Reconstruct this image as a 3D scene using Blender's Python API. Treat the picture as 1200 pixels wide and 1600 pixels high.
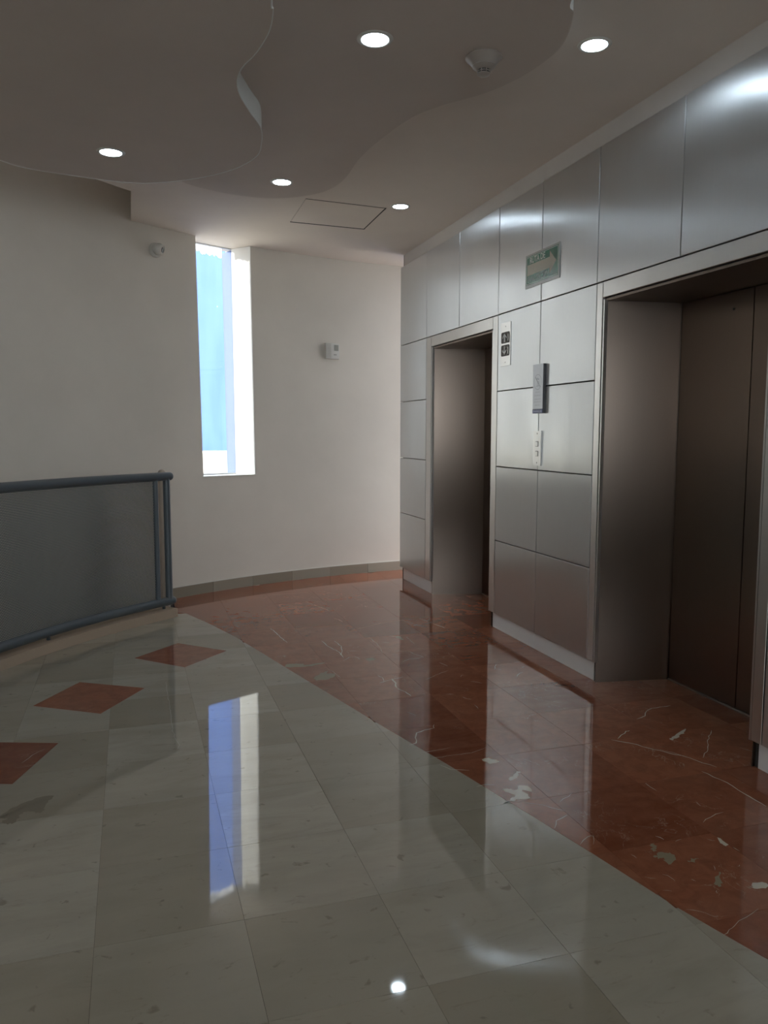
import bpy, bmesh, math, random
from mathutils import Vector, Matrix
for o in list(bpy.data.objects): bpy.data.objects.remove(o)
S = bpy.context.scene
COL = S.collection
random.seed(7)
R = math.radians

# ------------------------------------------------------------------ camera
cam_d = bpy.data.cameras.new('camera')
cam = bpy.data.objects.new('camera', cam_d); COL.objects.link(cam)
cam_d.sensor_fit = 'VERTICAL'; cam_d.sensor_height = 32.0
cam_d.lens = 1230.72 * 32.0 / 1600.0
cam_d.clip_start = 0.02; cam_d.clip_end = 200
_r = Vector((0.95208839, -0.30581922, 0.00151452)); _u = Vector((0.02913876, 0.09564344, 0.99498908)); _f = Vector((0.30443164, 0.94727342, -0.09997221))
m = Matrix((_r, _u, -_f)).transposed().to_4x4(); m.translation = Vector((0, 0, 1.36))
cam.matrix_world = m
S.camera = cam

# ------------------------------------------------------------------ sky, sun, exposure
SKY_STRENGTH = 4.2
SUN_STRENGTH = 5.0
LAMP = 32.0
w = bpy.data.worlds.new('sky'); S.world = w; w.use_nodes = True
nt = w.node_tree; nt.nodes.clear()
bg = nt.nodes.new('ShaderNodeBackground'); out = nt.nodes.new('ShaderNodeOutputWorld')
bg.inputs[0].default_value = (0.96, 0.96, 1.0, 1); bg.inputs[1].default_value = SKY_STRENGTH
nt.links.new(bg.outputs[0], out.inputs[0])
sun_d = bpy.data.lights.new('sun', 'SUN'); sun_d.energy = SUN_STRENGTH; sun_d.angle = R(1.0); sun_d.color = (1.0, 0.93, 0.84)
sun = bpy.data.objects.new('sun', sun_d); COL.objects.link(sun)
sun.rotation_euler = Vector((1.0, -0.09, -0.13)).to_track_quat('-Z', 'Y').to_euler(); sun.location = (-6, 9, 8)
S.view_settings.view_transform = 'Standard'; S.view_settings.look = 'None'
S.view_settings.gamma = 1.0; S.view_settings.use_curve_mapping = False
S.view_settings.exposure = 0.58

# ------------------------------------------------------------------ dimensions
CEIL = 2.955            # white ceiling
CX, CY = 3.0, 2.3       # centre of the curved wall, railing and curb
RW, RWO = 5.08, 5.45    # curved wall inner / outer radius
RC = 4.53               # curb front radius
RR = 4.60               # railing radius
WX = 2.404              # plinth face of the lift wall
PX = 2.374              # panel face of the lift wall

# ------------------------------------------------------------------ helpers
def link(name, me, mat=None, parent=None):
    if mat is not None:
        for q in (mat if isinstance(mat, (list, tuple)) else [mat]): me.materials.append(q)
    o = bpy.data.objects.new(name, me); COL.objects.link(o)
    if parent is not None: o.parent = parent
    return o
def tag(o, label=None, cat=None, group=None, kind=None):
    if label: o['label'] = label
    if cat: o['category'] = cat
    if group: o['group'] = group
    if kind: o['kind'] = kind
    return o
def empty(name, loc=(0, 0, 0)):
    o = bpy.data.objects.new(name, None); o.empty_display_size = .1; COL.objects.link(o); o.location = loc
    return o
class MB:
    def __init__(s): s.v = []; s.f = []; s.mi = []
    def add(s, vs, fs, mi=0):
        n = len(s.v); s.v += [tuple(p) for p in vs]; s.f += [tuple(i + n for i in f) for f in fs]; s.mi += [mi] * len(fs); return s
    def box(s, a, b, mi=0):
        x0, y0, z0 = a; x1, y1, z1 = b
        x0, x1 = min(x0, x1), max(x0, x1); y0, y1 = min(y0, y1), max(y0, y1); z0, z1 = min(z0, z1), max(z0, z1)
        return s.add([(x0,y0,z0),(x1,y0,z0),(x1,y1,z0),(x0,y1,z0),(x0,y0,z1),(x1,y0,z1),(x1,y1,z1),(x0,y1,z1)],
              [(0,3,2,1),(4,5,6,7),(0,1,5,4),(1,2,6,5),(2,3,7,6),(3,0,4,7)], mi)
    def prism(s, poly, z0, z1, poly_top=None, mi=0):
        pt = poly_top or poly; n = len(poly)
        a = sum(poly[i][0]*poly[(i+1)%n][1]-poly[(i+1)%n][0]*poly[i][1] for i in range(n))
        if a < 0: poly = poly[::-1]; pt = pt[::-1]
        vs = [(x, y, z0) for x, y in poly] + [(x, y, z1) for x, y in pt]
        fs = [tuple(range(n-1, -1, -1)), tuple(range(n, 2*n))] + [(i, (i+1)%n, n+(i+1)%n, n+i) for i in range(n)]
        return s.add(vs, fs, mi)
    def lathe(s, prof, M, n=32, mi=0, cap0=True, cap1=True):
        vs = []; fs = []
        for r, h in prof:
            for k in range(n): t = 2*math.pi*k/n; vs.append(M @ Vector((r*math.cos(t), r*math.sin(t), h)))
        for i in range(len(prof)-1):
            for k in range(n): k2 = (k+1) % n; fs.append((i*n+k, i*n+k2, (i+1)*n+k2, (i+1)*n+k))
        if cap0: fs.append(tuple(range(n-1, -1, -1)))
        if cap1: fs.append(tuple(range((len(prof)-1)*n, len(prof)*n)))
        return s.add(vs, fs, mi)
    def tube(s, path, r, n=20, mi=0, round_ends=True):
        P = [Vector(p) for p in path]; rings = []
        def frame(t):
            up = Vector((0,0,1)) if abs(t.z) < .9 else Vector((1,0,0))
            a = t.cross(up).normalized(); return a, a.cross(t).normalized()
        T = []
        for i in range(len(P)):
            T.append(((P[min(i+1, len(P)-1)] - P[max(i-1, 0)])).normalized())
        seq = []
        if round_ends:
            for k in (90, 60, 35, 15): seq.append((P[0]-T[0]*r*math.sin(R(k)), T[0], max(r*math.cos(R(k)), 1e-4)))
        for p, t in zip(P, T): seq.append((p, t, r))
        if round_ends:
            for k in (15, 35, 60, 90): seq.append((P[-1]+T[-1]*r*math.sin(R(k)), T[-1], max(r*math.cos(R(k)), 1e-4)))
        vs = []; fs = []
        for p, t, rr in seq:
            a, b = frame(t)
            for k in range(n): q = 2*math.pi*k/n; vs.append(p + a*rr*math.cos(q) + b*rr*math.sin(q))
        for i in range(len(seq)-1):
            for k in range(n): k2 = (k+1)%n; fs.append((i*n+k, i*n+k2, (i+1)*n+k2, (i+1)*n+k))
        fs.append(tuple(range(n-1,-1,-1))); fs.append(tuple(range((len(seq)-1)*n, len(seq)*n)))
        return s.add(vs, fs, mi)
    def build(s, name, mat=None, parent=None, smooth=None, loc=None, fix=True):
        me = bpy.data.meshes.new(name)
        vs = s.v if loc is None else [(x-loc[0], y-loc[1], z-loc[2]) for x, y, z in s.v]
        me.from_pydata(vs, [], s.f)
        for p, i in zip(me.polygons, s.mi): p.material_index = i
        if fix:
            bm = bmesh.new(); bm.from_mesh(me); bmesh.ops.recalc_face_normals(bm, faces=bm.faces); bm.to_mesh(me); bm.free()
        if smooth is not None:
            for p in me.polygons: p.use_smooth = True
            me.set_sharp_from_angle(angle=R(smooth))
        me.update()
        o = link(name, me, mat, parent)
        if loc is not None: o.location = loc
        return o
def arc(r, t0, t1, n):
    return [(CX + r*math.cos(R(t0+(t1-t0)*i/n)), CY + r*math.sin(R(t0+(t1-t0)*i/n))) for i in range(n+1)]
def pol(r, t): return (CX + r*math.cos(R(t)), CY + r*math.sin(R(t)))
def catmull(P, closed=True, n=6):
    out = []; N = len(P)
    for i in range(N if closed else N-1):
        g = lambda k: P[k % N] if closed else P[min(max(k, 0), N-1)]
        p0, p1, p2, p3 = g(i-1), g(i), g(i+1), g(i+2)
        for k in range(n):
            t = k/n
            out.append(tuple(.5*((2*p1[c])+(-p0[c]+p2[c])*t+(2*p0[c]-5*p1[c]+4*p2[c]-p3[c])*t*t+(-p0[c]+3*p1[c]-3*p2[c]+p3[c])*t**3) for c in (0,1)))
    if not closed: out.append(tuple(P[-1]))
    return out

# ------------------------------------------------------------------ materials
def mat(name, col=(.8,.8,.8), rough=.5, metal=0.0, **kw):
    m = bpy.data.materials.new(name); m.use_nodes = True
    b = m.node_tree.nodes['Principled BSDF']
    b.inputs['Base Color'].default_value = (*col, 1); b.inputs['Roughness'].default_value = rough; b.inputs['Metallic'].default_value = metal
    for k, v in kw.items(): b.inputs[k.replace('_', ' ')].default_value = v
    m['b'] = 1
    return m
class G:
    """small node-graph writer"""
    def __init__(s, m): s.nt = m.node_tree; s.b = s.nt.nodes['Principled BSDF']
    def n(s, t, **kw):
        x = s.nt.nodes.new('ShaderNode'+t)
        for k, v in kw.items(): setattr(x, k, v)
        return x
    def l(s, a, b): s.nt.links.new(a, b)
    def set(s, sock, v):
        if hasattr(v, 'links'): s.l(v, sock)
        else: sock.default_value = v
    def math(s, op, a, b=0.0, c=None):
        x = s.n('Math', operation=op); s.set(x.inputs[0], a); s.set(x.inputs[1], b)
        if c is not None: s.set(x.inputs[2], c)
        return x.outputs[0]
    def mix(s, f, a, b, mode='MIX'):
        x = s.n('Mix', data_type='RGBA', blend_type=mode); s.set(x.inputs[0], f); s.set(x.inputs[6], a if hasattr(a,'links') else (*a,1)); s.set(x.inputs[7], b if hasattr(b,'links') else (*b,1))
        return x.outputs[2]
    def ramp(s, f, stops):
        x = s.n('ValToRGB'); e = x.color_ramp.elements
        while len(e) < len(stops): e.new(.5)
        for i, (p, c) in enumerate(stops): e[i].position = p; e[i].color = (*c, 1) if not isinstance(c, (int, float)) else (c, c, c, 1)
        s.l(f, x.inputs[0]); return x.outputs[0]
    def obj(s, scale=(1,1,1), rnd=True, rot=(0,0,0)):
        t = s.n('TexCoord'); v = t.outputs['Object']
        mp = s.n('Mapping'); mp.inputs['Scale'].default_value = scale; mp.inputs['Rotation'].default_value = rot
        if rnd:
            oi = s.n('ObjectInfo'); a = s.n('VectorMath', operation='ADD'); k = s.n('CombineXYZ')
            q = s.math('MULTIPLY', oi.outputs['Random'], 37.0); s.l(q, k.inputs[0]); q2 = s.math('MULTIPLY', oi.outputs['Random'], 91.0); s.l(q2, k.inputs[1]); s.l(q, k.inputs[2])
            s.l(v, a.inputs[0]); s.l(k.outputs[0], a.inputs[1]); v = a.outputs[0]
        s.l(v, mp.inputs[0]); return mp.outputs[0]
    def noise(s, v, scale, detail=4, rough=.5, dist=0.0):
        x = s.n('TexNoise'); s.l(v, x.inputs['Vector']); x.inputs['Scale'].default_value = scale; x.inputs['Detail'].default_value = detail
        x.inputs['Roughness'].default_value = rough; x.inputs['Distortion'].default_value = dist
        return x.outputs['Fac']
    def rnd(s): return s.n('ObjectInfo').outputs['Random']
    def bump(s, h, st=.1, d=.01):
        x = s.n('Bump'); x.inputs['Strength'].default_value = st; x.inputs['Distance'].default_value = d; s.l(h, x.inputs['Height']); s.l(x.outputs[0], s.b.inputs['Normal'])

def plaster(name, col, bump=.12):
    m = mat(name, col, .75, Specular_IOR_Level=.25); g = G(m); v = g.obj(rnd=False)
    n1 = g.noise(v, 1.3, 5, .6); n2 = g.noise(v, 60, 3)
    c = g.mix(g.ramp(n1, [(.35, 0.0), (.7, 1.0)]), tuple(x*.95 for x in col), tuple(min(1, x*1.03) for x in col)); g.l(c, g.b.inputs['Base Color'])
    g.bump(g.math('ADD', n1, g.math('MULTIPLY', n2, .05)), bump, .02)
    return m
M_wall = plaster('wall_paint', (.665, .622, .55))
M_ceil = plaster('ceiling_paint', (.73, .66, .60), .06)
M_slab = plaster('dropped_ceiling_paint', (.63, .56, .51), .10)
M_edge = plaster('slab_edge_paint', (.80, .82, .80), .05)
M_curb = plaster('curb_stone', (.42, .33, .25), .05)
M_fascia = plaster('fascia_paint', (.66, .62, .59), .04)

def steel(name, col, rough, var=.08, aniso=.0, tone=.06, bmp=.10, tan=(0, 1)):
    m = mat(name, col, rough, 1.0); g = G(m); v = g.obj((220, 220, 1.2)); v2 = g.obj((1.6, 1.6, 1.0))
    gr = g.noise(v, 1.0, 3, .6); cl = g.noise(v2, 2.2, 4, .55, .3)
    rr = g.math('ADD', g.math('MULTIPLY', cl, var*2), rough-var)
    rr = g.math('ADD', rr, g.math('MULTIPLY', gr, .05)); g.l(rr, g.b.inputs['Roughness'])
    c = g.mix(cl, tuple(x*(1-tone) for x in col), tuple(min(1, x*(1+tone)) for x in col))
    c = g.mix(g.math('MULTIPLY', gr, .18), c, tuple(x*.75 for x in col)); g.l(c, g.b.inputs['Base Color'])
    g.bump(g.math('ADD', g.math('MULTIPLY', cl, 1.0), g.math('MULTIPLY', gr, .02)), bmp, .012)
    if aniso:
        tn = g.n('CombineXYZ'); tn.inputs[0].default_value, tn.inputs[1].default_value = tan; g.l(tn.outputs[0], g.b.inputs['Tangent'])
        g.b.inputs['Anisotropic'].default_value = aniso; g.b.inputs['Anisotropic Rotation'].default_value = ANI_ROT
    return m
ANI_ROT = 0.0
M_steel = steel('brushed_steel', (.74, .755, .76), .31, aniso=.85, bmp=.22)
M_frame = steel('frame_steel', (.70, .69, .67), .33)
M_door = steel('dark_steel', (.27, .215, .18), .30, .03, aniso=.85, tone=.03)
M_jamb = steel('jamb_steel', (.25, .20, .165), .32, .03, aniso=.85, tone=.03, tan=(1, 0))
M_plinth = mat('plinth_paint', (.80, .79, .78), .4)
M_joint = mat('joint_dark', (.05, .045, .04), .8)
M_black = mat('black_plastic', (.02, .02, .02), .3)
M_wplast = mat('white_plastic', (.62, .61, .565), .4)
M_gplast = mat('grey_plastic', (.33, .33, .29), .35)

def white_marble():
    m = mat('white_marble', (.5,.5,.44), .035, Specular_IOR_Level=.75); g = G(m)
    v = g.obj((1.0, 3.2, 1.0)); v2 = g.obj()
    n1 = g.noise(v, 2.4, 6, .62, .6); n2 = g.noise(v2, 1.1, 3, .5); n3 = g.noise(v2, 21, 3, .5, .4); n4 = g.noise(v, 9, 5, .7, 1.0)
    tone = g.rnd()
    c = g.mix(tone, (.345, .305, .235), (.465, .430, .355))
    c = g.mix(g.math('MULTIPLY', g.ramp(n1, [(.42, 0.0), (.68, 1.0)]), .5), c, (.30, .275, .215))
    c = g.mix(g.math('MULTIPLY', g.ramp(n2, [(.45, 0.0), (.7, 1.0)]), .45), c, (.44, .42, .355))
    c = g.mix(g.math('MULTIPLY', g.ramp(n3, [(.67, 0.0), (.74, 1.0)]), .45), c, (.15, .135, .11))
    c = g.mix(g.math('MULTIPLY', g.ramp(n4, [(.60, 0.0), (.76, 1.0)]), .42), c, (.22, .19, .145))
    g.l(c, g.b.inputs['Base Color'])
    g.bump(g.noise(v2, 3.0, 2), .012, .01)
    return m
def red_marble():
    m = mat('red_marble', (.3,.1,.05), .05, Specular_IOR_Level=.6); g = G(m)
    v = g.obj((1.0, 2.4, 1.0)); v2 = g.obj()
    n1 = g.noise(v, 3.0, 7, .68, .8); n2 = g.noise(v2, 14, 6, .7, .6); n3 = g.noise(v2, 1.4, 3)
    sep = g.math('FRACT', g.math('MULTIPLY', g.rnd(), 7.13))
    c = g.mix(g.rnd(), (.185, .048, .022), (.335, .120, .062))
    c = g.mix(g.math('MULTIPLY', g.ramp(n1, [(.35, 0.0), (.7, 1.0)]), .55), c, (.36, .15, .085))
    c = g.mix(g.math('MULTIPLY', g.ramp(n2, [(.4, 0.0), (.75, 1.0)]), .5), c, (.13, .032, .016))
    c = g.mix(g.math('MULTIPLY', g.ramp(n3, [(.5, 0.0), (.75, 1.0)]), .3), c, (.36, .20, .13))
    # fine hairline veins: ridges of a distorted noise, only in patches
    r1 = g.noise(v2, 5.0, 5, .6, 1.2); ridge = g.math('ABSOLUTE', g.math('SUBTRACT', r1, .5))
    line = g.ramp(ridge, [(0.0, 1.0), (.006, 0.0)])
    mask = g.ramp(g.noise(v2, 3.3, 2), [(.56, 0.0), (.64, 1.0)])
    c = g.mix(g.math('MULTIPLY', g.math('MULTIPLY', line, mask), .55), c, (.50, .38, .28))
    g.l(c, g.b.inputs['Base Color'])
    g.bump(g.noise(v2, 3.0, 2), .012, .01)
    return m
M_wm = white_marble(); M_rm = red_marble()
M_vein = mat('calcite_vein', (.62, .56, .46), .08)
M_vein2 = mat('grey_green_inclusion', (.30, .25, .17), .08)
M_vein3 = mat('brown_inclusion', (.27, .235, .18), .08)
M_grout = mat('grout', (.17, .14, .11), .8)
M_skirt = mat('skirting_marble', (.30, .27, .215), .3)
_g = G(M_skirt); _g.l(_g.mix(_g.rnd(), (.25,.22,.17), (.34,.31,.25)), _g.b.inputs['Base Color'])
M_rail = mat('blue_grey_enamel', (.085, .106, .12), .32)
_g = G(M_rail); _v = _g.obj(); _g.bump(_g.noise(_v, 90, 2), .05, .002)
M_mesh = mat('perforated_sheet_enamel', (.105, .125, .128), .45)
M_post = plaster('post_paint', (.55, .48, .41), .04)
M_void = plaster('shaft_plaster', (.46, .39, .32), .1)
def lampmat(s):
    m = bpy.data.materials.new('lamp_glow'); m.use_nodes = True; nt = m.node_tree; nt.nodes.clear()
    e = nt.nodes.new('ShaderNodeEmission'); o = nt.nodes.new('ShaderNodeOutputMaterial'); e.inputs[0].default_value = (.74, .88, 1, 1); e.inputs[1].default_value = s
    nt.links.new(e.outputs[0], o.inputs[0]); return m
M_lamp = lampmat(LAMP)
def glass():
    m = bpy.data.materials.new('window_glass'); m.use_nodes = True; nt = m.node_tree; nt.nodes.clear()
    t = nt.nodes.new('ShaderNodeBsdfTransparent'); gl = nt.nodes.new('ShaderNodeBsdfGlossy'); mx = nt.nodes.new('ShaderNodeMixShader'); lw = nt.nodes.new('ShaderNodeLayerWeight'); lw.inputs[0].default_value = .5; fr = nt.nodes.new('ShaderNodeMath'); fr.operation = 'POWER'; fr.inputs[1].default_value = 5.0; ad = nt.nodes.new('ShaderNodeMath'); ad.operation = 'MULTIPLY_ADD'; ad.inputs[1].default_value = .5; ad.inputs[2].default_value = .03; o = nt.nodes.new('ShaderNodeOutputMaterial')
    t.inputs[0].default_value = (.93, .97, .98, 1); gl.inputs['Roughness'].default_value = .01; 
    nt.links.new(lw.outputs['Facing'], fr.inputs[0]); nt.links.new(fr.outputs[0], ad.inputs[0]); nt.links.new(ad.outputs[0], mx.inputs[0]); nt.links.new(t.outputs[0], mx.inputs[1]); nt.links.new(gl.outputs[0], mx.inputs[2]); nt.links.new(mx.outputs[0], o.inputs[0]); return m
M_glass = glass()
VEINS=[[0.0029,[[1.078,6.49],[1.211,6.51],[1.443,6.529]]],[0.0028,[[1.318,6.176],[1.365,5.975],[1.421,5.781]]],[0.0017,[[1.295,5.753],[1.352,5.652]]],[0.0034,[[1.39,5.533],[1.419,5.482],[1.422,5.404]]],[0.0032,[[0.897,5.373],[0.913,5.22],[0.935,4.964]]],[0.003,[[1.16,4.947],[1.168,4.801],[1.199,4.675],[1.2,4.563]]],[0.003,[[1.238,4.922],[1.248,4.784],[1.237,4.701],[1.204,4.598],[1.197,4.52]]],[0.0021,[[1.179,4.462],[1.23,4.524],[1.27,4.522],[1.284,4.464]]],[0.0032,[[1.466,5.185],[1.558,5.213],[1.677,5.289],[1.848,5.326]]],[0.0015,[[1.482,4.939],[1.485,4.803],[1.479,4.664],[1.455,4.556]]],[0.0046,[[1.62,4.931],[1.665,4.895],[1.679,4.805]]],[0.0029,[[1.617,4.536],[1.642,4.46],[1.665,4.38]]],[0.0034,[[1.51,4.334],[1.57,4.374],[1.655,4.383]]],[0.0037,[[1.257,3.992],[1.323,4.024],[1.419,4.06]]],[0.0083,[[1.348,4.046],[1.342,3.965],[1.323,3.886]]],[0.0043,[[1.323,3.886],[1.342,3.812],[1.351,3.737]]],[0.0026,[[1.291,4.131],[1.304,4.081],[1.291,4.011]]],[0.0019,[[1.521,3.974],[1.601,4.033],[1.705,4.095]]],[0.0034,[[1.991,5.344],[2.028,5.178],[2.062,5.021]]],[0.0022,[[1.254,3.526],[1.276,3.461]]],[0.0013,[[1.039,4.371],[1.064,4.298],[1.082,4.151]]],[0.0027,[[1.715,4.258],[1.734,4.168]]],[0.0037,[[1.529,4.789],[1.575,4.766]]],[0.0023,[[1.726,4.876],[1.715,4.689]]],[0.0023,[[1.058,3.708],[1.072,3.698]]],[0.0031,[[1.743,3.868],[1.774,3.849],[1.796,3.816]]],[0.0019,[[1.727,3.963],[1.746,3.988],[1.754,3.979]]],[0.0024,[[1.536,3.71],[1.576,3.697]]],[0.0024,[[1.601,3.65],[1.612,3.613],[1.633,3.601]]],[0.0023,[[1.61,3.52],[1.605,3.461]]],[0.0022,[[1.25,3.527],[1.28,3.471]]],[0.0032,[[2.027,3.868],[2.07,3.923],[2.103,3.937]]],[0.002,[[1.982,4.04],[2.002,4.008]]],[0.0027,[[2.135,4.018],[2.159,4.024]]],[0.0027,[[2.138,4.125],[2.183,4.128]]],[0.0025,[[1.728,5.298],[1.802,5.3],[1.867,5.346]]],[0.0026,[[1.966,4.029],[2.024,4.127]]],[0.0043,[[1.124,3.135],[1.16,3.148],[1.204,3.259],[1.3,3.29],[1.318,3.329]]],[0.0021,[[1.148,3.042],[1.219,3.043],[1.287,3.056]]],[0.002,[[1.16,2.972],[1.239,2.976],[1.35,2.978],[1.436,3.009]]],[0.004,[[1.172,2.907],[1.203,2.852],[1.27,2.817]]],[0.0028,[[1.235,2.672],[1.275,2.681],[1.31,2.664]]],[0.0027,[[1.344,2.504],[1.403,2.457],[1.46,2.398]]],[0.0034,[[1.359,2.295],[1.394,2.339],[1.451,2.366]]],[0.0018,[[1.477,2.462],[1.556,2.51]]],[0.0038,[[2.004,2.921],[2.065,2.857],[2.12,2.764],[2.19,2.674],[2.248,2.537]]],[0.0021,[[2.13,2.777],[2.172,2.718],[2.196,2.65]]],[0.0039,[[2.161,2.524],[2.185,2.408],[2.18,2.311],[2.18,2.202]]],[0.0035,[[2.267,3.103],[2.331,3.13],[2.378,3.184],[2.431,3.208],[2.546,3.213]]],[0.0028,[[2.509,2.876],[2.389,2.766],[2.357,2.717],[2.26,2.633]]],[0.0024,[[1.876,2.5],[1.879,2.437]]],[0.0033,[[2.037,2.919],[2.127,2.984],[2.149,2.99]]],[0.0021,[[1.877,2.173],[1.929,2.2],[1.999,2.213]]],[0.0033,[[1.658,2.144],[1.671,2.116]]],[0.0021,[[2.484,2.676],[2.513,2.609]]],[0.002,[[1.384,2.173],[1.439,2.214],[1.459,2.207],[1.426,2.16]]],[0.0016,[[1.499,1.639],[1.532,1.653],[1.556,1.662],[1.618,1.688],[1.681,1.707]]],[0.001,[[1.481,1.767],[1.515,1.748],[1.528,1.724],[1.545,1.711]]],[0.001,[[1.477,1.868],[1.501,1.856]]],[0.0018,[[1.879,2.501],[1.878,2.431]]],[0.0017,[[1.961,2.312],[1.954,2.278]]],[0.0015,[[1.507,2.071],[1.512,2.044]]],[0.0014,[[1.532,1.941],[1.548,1.917],[1.544,1.896]]],[0.0011,[[1.471,1.946],[1.499,1.928]]],[0.0019,[[1.812,2.075],[1.83,2.058]]],[0.0019,[[1.857,2.006],[1.859,1.979]]],[0.0017,[[1.632,1.819],[1.622,1.805]]],[0.0014,[[1.787,1.907],[1.799,1.913]]],[0.0019,[[1.699,2.094],[1.73,2.101]]],[0.0014,[[1.718,1.934],[1.703,1.91]]],[0.0018,[[1.599,1.892],[1.605,1.878]]],[0.0019,[[-0.465,3.441],[-0.434,3.516],[-0.386,3.572]]],[0.0009,[[-0.487,3.398],[-0.433,3.398],[-0.398,3.411]]]]
BLOBS=[["w",[[0.824,4.455],[0.851,4.497],[0.932,4.471],[0.935,4.443],[1.051,4.461],[1.04,4.437],[0.929,4.412],[0.839,4.434]]],["w",[[0.939,4.182],[0.988,4.258],[1.042,4.288],[1.023,4.247],[1.066,4.233],[1.04,4.165],[0.952,4.141]]],["w",[[1.316,4.454],[1.358,4.477],[1.376,4.435],[1.33,4.415]]],["w",[[1.657,4.906],[1.685,4.906],[1.679,4.813],[1.664,4.826]]],["l",[[1.368,2.898],[1.4,2.899],[1.419,2.857],[1.378,2.852]]],["l",[[1.318,2.615],[1.346,2.619],[1.353,2.604],[1.368,2.599],[1.405,2.634],[1.429,2.611],[1.417,2.569],[1.391,2.592],[1.385,2.528],[1.335,2.527],[1.296,2.519],[1.28,2.516],[1.315,2.542],[1.343,2.562]]],["l",[[1.384,2.694],[1.422,2.725],[1.457,2.747],[1.429,2.706],[1.391,2.679]]],["l",[[2.259,2.849],[2.299,2.869],[2.403,2.931],[2.385,2.902],[2.326,2.869],[2.263,2.835]]],["w",[[1.582,2.043],[1.614,2.05],[1.64,2.024],[1.613,1.99],[1.586,1.988],[1.595,2.017],[1.572,2.029]]],["l",[[1.852,2.075],[1.849,2.025],[1.836,2.033]]],["l",[[1.747,1.808],[1.776,1.818],[1.803,1.799],[1.794,1.789],[1.746,1.793]]],["w",[[1.607,2.102],[1.623,2.102],[1.605,2.071],[1.592,2.069]]],["w",[[1.703,1.895],[1.713,1.892],[1.662,1.84],[1.649,1.846]]],["w",[[1.668,1.984],[1.696,1.988],[1.676,1.972],[1.662,1.973]]],["b",[[-0.479,2.966],[-0.445,3.024],[-0.37,3.08],[-0.312,3.082],[-0.328,3.04],[-0.34,2.991],[-0.334,2.964],[-0.358,2.959],[-0.386,2.98],[-0.411,2.963],[-0.424,2.906],[-0.449,2.902],[-0.467,2.92],[-0.455,2.94],[-0.477,2.953]]]]
LS=[[0.476,2.689],[0.492,2.745],[0.503,2.886],[0.484,3.058],[0.451,3.192],[0.446,3.31],[0.474,3.445],[0.54,3.609],[0.614,3.776],[0.648,3.977],[0.651,4.154],[0.58,4.361],[0.432,4.563],[0.236,4.72],[0.032,4.799],[-0.299,4.757],[-0.484,4.708],[-0.595,4.62]]
MS=[[1.503,2.559],[1.554,2.631],[1.618,2.777],[1.645,2.928],[1.617,3.145],[1.538,3.343],[1.407,3.522],[1.319,3.714],[1.263,4.049],[1.243,4.338],[1.255,4.656],[1.219,4.9],[1.108,5.076],[0.913,5.197],[0.689,5.198],[0.484,5.127],[0.333,5.02]]

# ================================================================== STRUCTURE
# ---- curved back wall with the slit window (theta measured round the wall's centre)
TL, TR = 119.0, 112.75            # window jambs, top
TLb, TRb = 118.45, 112.55         # window jambs, bottom (the slit leans a little)
SILL = .99
OL, OR = 119.35, 113.12            # outer corners
wall = MB()
inner = arc(RW, 182, TL, 60); outer = arc(RWO, OL, 182, 60)
inner_b = arc(RW, 182, TLb, 60); outer_b = arc(RWO, OL-.3, 182, 60)
wall.prism(inner_b + outer_b, SILL, CEIL+1.3, inner + outer)
ri = arc(RW, TR, 93, 20); ro = arc(RWO, 93, OR, 20); rib = arc(RW, TRb, 93, 20); rob = arc(RWO, 93, OR-.1, 20)
wall.prism(rib + rob, SILL, CEIL+.02, ri + ro)
wall.prism(arc(RW, 182, 93, 90) + arc(RWO, 93, 182, 90), -3.2, SILL)
wall_back = wall.build('wall_back', M_wall, smooth=30)
tag(wall_back, 'curved plain plaster back wall, pierced by a tall slit window', kind='structure')

# ---- left wall continuing behind the camera, and front wall with an unseen window added for daylight
WLX = CX-RW
mb = MB(); ops = []
y = -3.6
for a, b in ops:
    mb.box((WLX-.3, y, 0), (WLX, a, CEIL)); mb.box((WLX-.3, a, 0), (WLX, b, .9)); mb.box((WLX-.3, a, 2.7), (WLX, b, CEIL)); y = b
mb.box((WLX-.3, y, 0), (WLX, 2.3, CEIL))
wall_left = mb.build('wall_left', M_wall); tag(wall_left, kind='structure')
mb = MB(); mb.box((WLX-.3, -3.8, 0), (3.1, -3.6, .95)); mb.box((WLX-.3, -3.8, 2.75), (3.1, -3.6, CEIL)); mb.box((WLX-.3, -3.8, .35), (WLX+.2, -3.6, 2.75)); mb.box((2.2, -3.8, .35), (3.1, -3.6, 2.75))
tag(mb.build('wall_front', M_wall), kind='structure')
wf = empty('window_2', (0, -3.7, .95)); tag(wf, kind='structure')
f = MB(); f.box((WLX+.2, -.03, 0), (2.2, .03, .06)); f.box((WLX+.2, -.03, 1.74), (2.2, .03, 1.8))
for x_ in (WLX+.2, -.48, .86, 2.14): f.box((x_, -.03, 0), (x_+.06, .03, 1.8))
f.build('window_frame', M_wplast, wf); MB().box((WLX+.2, -.003, .06), (2.2, .003, 1.74)).build('pane', M_glass, wf)
mb = MB(); mb.box((WLX-.3, -3.8, 0), (3.1, -3.6, .95)); mb.box((WLX-.3, -3.8, 2.75), (3.1, -3.6, CEIL)); mb.box((WLX-.3, -3.8, .35), (WLX+.2, -3.6, 2.75)); mb.box((2.2, -3.8, .35), (3.1, -3.6, 2.75))
tag(mb.build('wall_front', M_wall), kind='structure')
wf = empty('window_2', (0, -3.7, .95)); tag(wf, kind='structure')
f = MB(); f.box((WLX+.2, -.03, 0), (2.2, .03, .06)); f.box((WLX+.2, -.03, 1.74), (2.2, .03, 1.8))
for x_ in (WLX+.2, -.48, .86, 2.14): f.box((x_, -.03, 0), (x_+.06, .03, 1.8))
f.build('window_frame', M_wplast, wf); MB().box((WLX+.2, -.003, .06), (2.2, .003, 1.74)).build('pane', M_glass, wf)
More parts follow.
